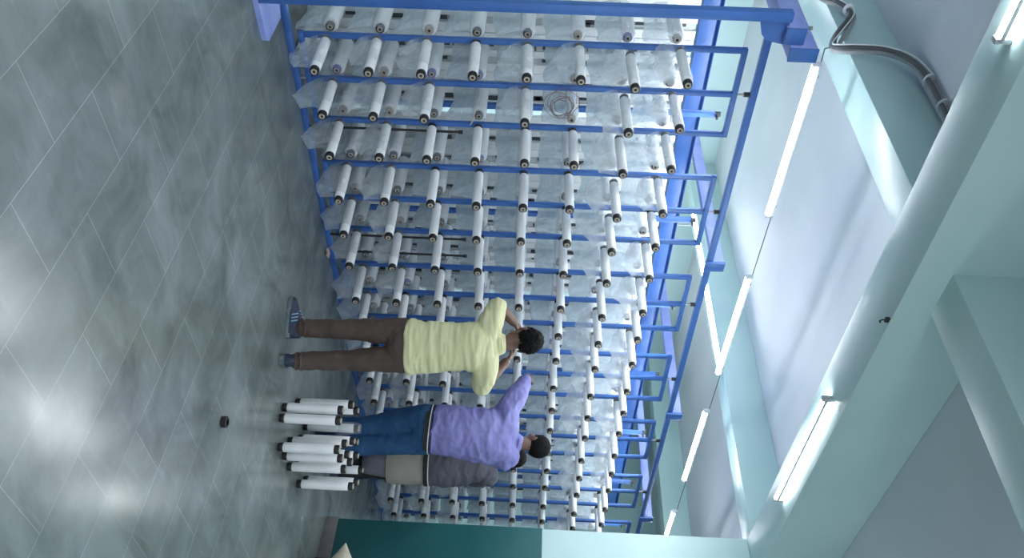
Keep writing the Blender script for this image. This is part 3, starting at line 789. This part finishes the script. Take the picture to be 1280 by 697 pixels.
    sweep(bm, [c + (s1 * math.cos(q) + s2 * math.sin(q)) * .064 for q in [2 * PI * k / 24 for k in range(25)]], [(.008, .012)] * 25, 8)
    bmesh.ops.transform(bm, matrix=m, verts=bm.verts); fin('collar', bm, M[cfg['shirt']], st, True, 3)
    for nm, mt, z, hh, ex in cfg.get('bands', ()):
        bm = bmesh.new(); (px, py, pz), (rx, ry) = sp[0], sr[0]
        n = 48; A = []
        for k in range(n):
            q = 2 * PI * k / n; tilt = cfg.get('hem_tilt', 0) * math.cos(q)
            A.append([bm.verts.new((px + (rx + e) * math.cos(q), py + (ry + e) * math.sin(q), pz + z + dz + tilt)) for e, dz in ((ex, 0), (ex, hh), (ex - .008, hh), (ex - .008, 0))])
        for k in range(n):
            p, q = A[k], A[(k + 1) % n]
            for i in range(4): bm.faces.new((p[i], p[(i + 1) % 4], q[(i + 1) % 4], q[i]))
        bmesh.ops.transform(bm, matrix=m, verts=bm.verts); fin(nm, bm, M[mt], st, True, 1.0)
    for sd in 'LR':
        a = m @ Vector(J[sd + 'ank']); t = (m.to_3x3() @ Vector(cfg[sd + 'toe']))
        shoe(body, a, t, stripes=cfg.get('stripes', False))
    return body, m

def rot(yaw, pitch, roll=0):
    return Matrix.Rotation(yaw, 3, 'Z') @ Matrix.Rotation(pitch, 3, 'X') @ Matrix.Rotation(roll, 3, 'Y')

# 1: yellow shirt
J1 = dict(pelvis=(0, 0, .80), waist=(.004, 0, .93), chest=(.0, .01, 1.13), uchest=(-.015, .02, 1.30), neck=(-.031, .04, 1.405), head=(-.058, .085, 1.545),
          Lhip=(-.082, 0, .76), Rhip=(.092, 0, .76), Lknee=(-.080, .03, .40), Rknee=(.118, 0, .40), Lank=(-.075, .035, .085), Rank=(.132, -.04, .085),
          Lsh=(-.150, .03, 1.315), Lel=(-.262, .12, 1.355), Lwr=(-.165, .235, 1.462), Rsh=(.145, .03, 1.30), Rel=(.262, .15, 1.275), Rwr=(.115, .30, 1.42))
person('person', (4.06, 3.34), 'person in a pale yellow shirt and brown trousers reaching up to the bobbins', J1,
       dict(hrot=rot(.15, -.30, .05), Lhand=((.55, .55, .6), (.6, .4, -.4), -1, .55), Rhand=((-.5, .6, .5), (-.6, .3, -.4), 1, .55), Ltoe=(-1, .22, 0), Rtoe=(.12, 1, 0),
            trousers='trouser_brown', leg=(.088, .064, .052), cuffs=True, shirt='yellow', long=False, sleeve=(.080, .073, .062), seed=2, puff=1.5,
            shirt_path=[(.012, -.008, .79), (.008, -.005, .93), (0, .0, 1.08), (-.004, .01, 1.22), (-.012, .02, 1.33)],
            shirt_r=[(.184, .148), (.164, .130), (.152, .115), (.158, .115), (.115, .085)], wamp=.008, wsc=(3, 3, 17), stripes=True))
# 2: lavender-blue shirt
J2 = dict(pelvis=(.01, 0, .88), waist=(.012, 0, 1.04), chest=(.045, .02, 1.25), uchest=(.06, .05, 1.43), neck=(.095, .08, 1.535), head=(.122, .125, 1.655),
          Lhip=(-.07, 0, .83), Rhip=(.092, 0, .83), Lknee=(.022, .04, .43), Rknee=(.142, 0, .43), Lank=(.055, .05, .085), Rank=(.175, -.02, .085),
          Lsh=(-.095, .06, 1.42), Lel=(-.225, .20, 1.50), Lwr=(-.335, .365, 1.565), Rsh=(.205, .06, 1.44), Rel=(.215, .25, 1.32), Rwr=(-.05, .42, 1.49))
person('person', (5.06, 3.39), 'person in a lavender blue shirt and deep blue trousers stretching one arm to a bobbin', J2,
       dict(hrot=rot(.45, -.22, .05), Lhand=((-.25, .75, .35), (.5, .5, -.4), -1, .7), Rhand=((-.5, .7, .3), (-.3, .3, -.8), 1, .7), Ltoe=(-.2, 1, 0), Rtoe=(.2, 1, 0),
            trousers='denim', leg=(.102, .080, .070), shirt='purple_cloth', long=True, sleeve=(.095, .082, .050), seed=5, puff=.4, hs=.97,
            shirt_path=[(.012, -.005, .885), (.012, -.01, 1.0), (.03, .005, 1.15), (.05, .02, 1.30), (.06, .045, 1.42), (.075, .06, 1.48)],
            shirt_r=[(.172, .135), (.180, .138), (.192, .140), (.205, .138), (.185, .12), (.11, .08)], wamp=.010, wsc=(5, 5, 9),
            bands=(('white_hem_piping', 'trim', -.004, .007, .010), ('navy_hem_band', 'navy', .003, .020, .009), ('black_hem_edge', 'belt', -.036, .032, .006)), hem_tilt=-.012))
# 3: charcoal top, beige cloth
J3 = dict(pelvis=(-.005, 0, .74), waist=(-.011, 0, .86), chest=(-.019, .02, 1.08), uchest=(-.04, .05, 1.26), neck=(-.06, .07, 1.375), head=(-.075, .105, 1.485),
          Lhip=(-.07, 0, .72), Rhip=(.065, 0, .72), Lknee=(-.05, .04, .40), Rknee=(.07, .02, .40), Lank=(-.03, .0, .085), Rank=(.085, -.02, .085),
          Lsh=(-.165, .06, 1.29), Lel=(-.20, .25, 1.20), Lwr=(-.10, .44, 1.33), Rsh=(.075, .06, 1.29), Rel=(.125, .22, 1.17), Rwr=(.02, .44, 1.36))
b3, m3 = person('person', (5.78, 3.51), 'person in a charcoal top and beige cloth, half hidden behind the lavender shirt', J3,
       dict(hrot=rot(.1, -.15), Lhand=((.1, .9, .2), (.4, .3, -.7), -1, .6), Rhand=((-.1, .9, .2), (-.4, .3, -.7), 1, .6), Ltoe=(-.15, 1, 0), Rtoe=(.15, 1, 0), s=.9,
            trousers='belt', leg=(.075, .060, .048), shirt='charcoal', long=True, sleeve=(.085, .075, .048), seed=9, hs=.95, puff=.4,
            shirt_path=[(-.012, -.005, .815), (-.014, -.008, .93), (-.018, .005, 1.06), (-.03, .025, 1.19), (-.042, .05, 1.28)],
            shirt_r=[(.172, .135), (.176, .138), (.170, .132), (.150, .118), (.10, .08)], wamp=.009, wsc=(5, 5, 9),
            bands=(('white_hem_piping', 'trim', .004, .007, .010), ('black_hem_edge', 'belt', -.032, .034, .006))))
def skirt(name, m_, prof, fold, parent):
    bm = bmesh.new(); rings = []
    n = 44
    for z, rx, ry in prof:
        rings.append([bm.verts.new(((rx + fold * math.sin(7 * q + 1)) * math.cos(q) - .004, (ry + fold * math.cos(6 * q)) * math.sin(q), z)) for q in [2 * PI * k / n for k in range(n)]])
    for a, b in zip(rings, rings[1:]):
        for k in range(n): bm.faces.new((a[k], a[(k + 1) % n], b[(k + 1) % n], b[k]))
    bmesh.ops.solidify(bm, geom=bm.faces[:], thickness=.006)
    bmesh.ops.transform(bm, matrix=m3, verts=bm.verts)
    return fin(name, bm, m_, parent, True, 1.2)
skirt('beige_cloth', M['beige'], [(.487, .158, .135), (.495, .164, .140), (.60, .166, .142), (.72, .160, .140), (.84, .150, .128)], .004, b3)
lg = skirt('lavender_cloth', M['lav_grey'], [(.285, .094, .095), (.36, .108, .105), (.45, .120, .112), (.56, .128, .118)], .006, b3)
skirt('dark_hem', M['belt'], [(.268, .095, .096), (.288, .098, .098)], .006, lg)

# ------------------------------------------------------------------ world, camera, view
w = bpy.data.worlds.new('world'); scene.world = w; w.use_nodes = True
bg = w.node_tree.nodes['Background']; bg.inputs[0].default_value = (.80, .90, 1.0, 1); bg.inputs[1].default_value = .8

cam = bpy.data.cameras.new('camera'); co = bpy.data.objects.new('camera', cam); COL.objects.link(co)
cam.sensor_fit = 'HORIZONTAL'; cam.sensor_width = 36; cam.lens = 36 * 1021.7166 / 1280; cam.clip_start = .05
yaw, pit, roll = (math.radians(a) for a in (44.36251549, -1.13360811, 2.47509392))
F = Vector((math.cos(yaw) * math.cos(pit), math.sin(yaw) * math.cos(pit), math.sin(pit)))
R0 = Vector((math.sin(yaw), -math.cos(yaw), 0)); U0 = R0.cross(F)
Rv = math.cos(roll) * R0 + math.sin(roll) * U0; Uv = -math.sin(roll) * R0 + math.cos(roll) * U0
X, Y, Z = Uv, -Rv, -F
co.matrix_world = Matrix(((X.x, Y.x, Z.x, 0), (X.y, Y.y, Z.y, 0), (X.z, Y.z, Z.z, 1.55), (0, 0, 0, 1)))
scene.camera = co
scene.view_settings.view_transform = 'Standard'; scene.view_settings.look = 'None'
scene.view_settings.exposure = 0.55; scene.view_settings.gamma = 1; scene.view_settings.use_curve_mapping = False
scene.cycles.transparent_max_bounces = 24
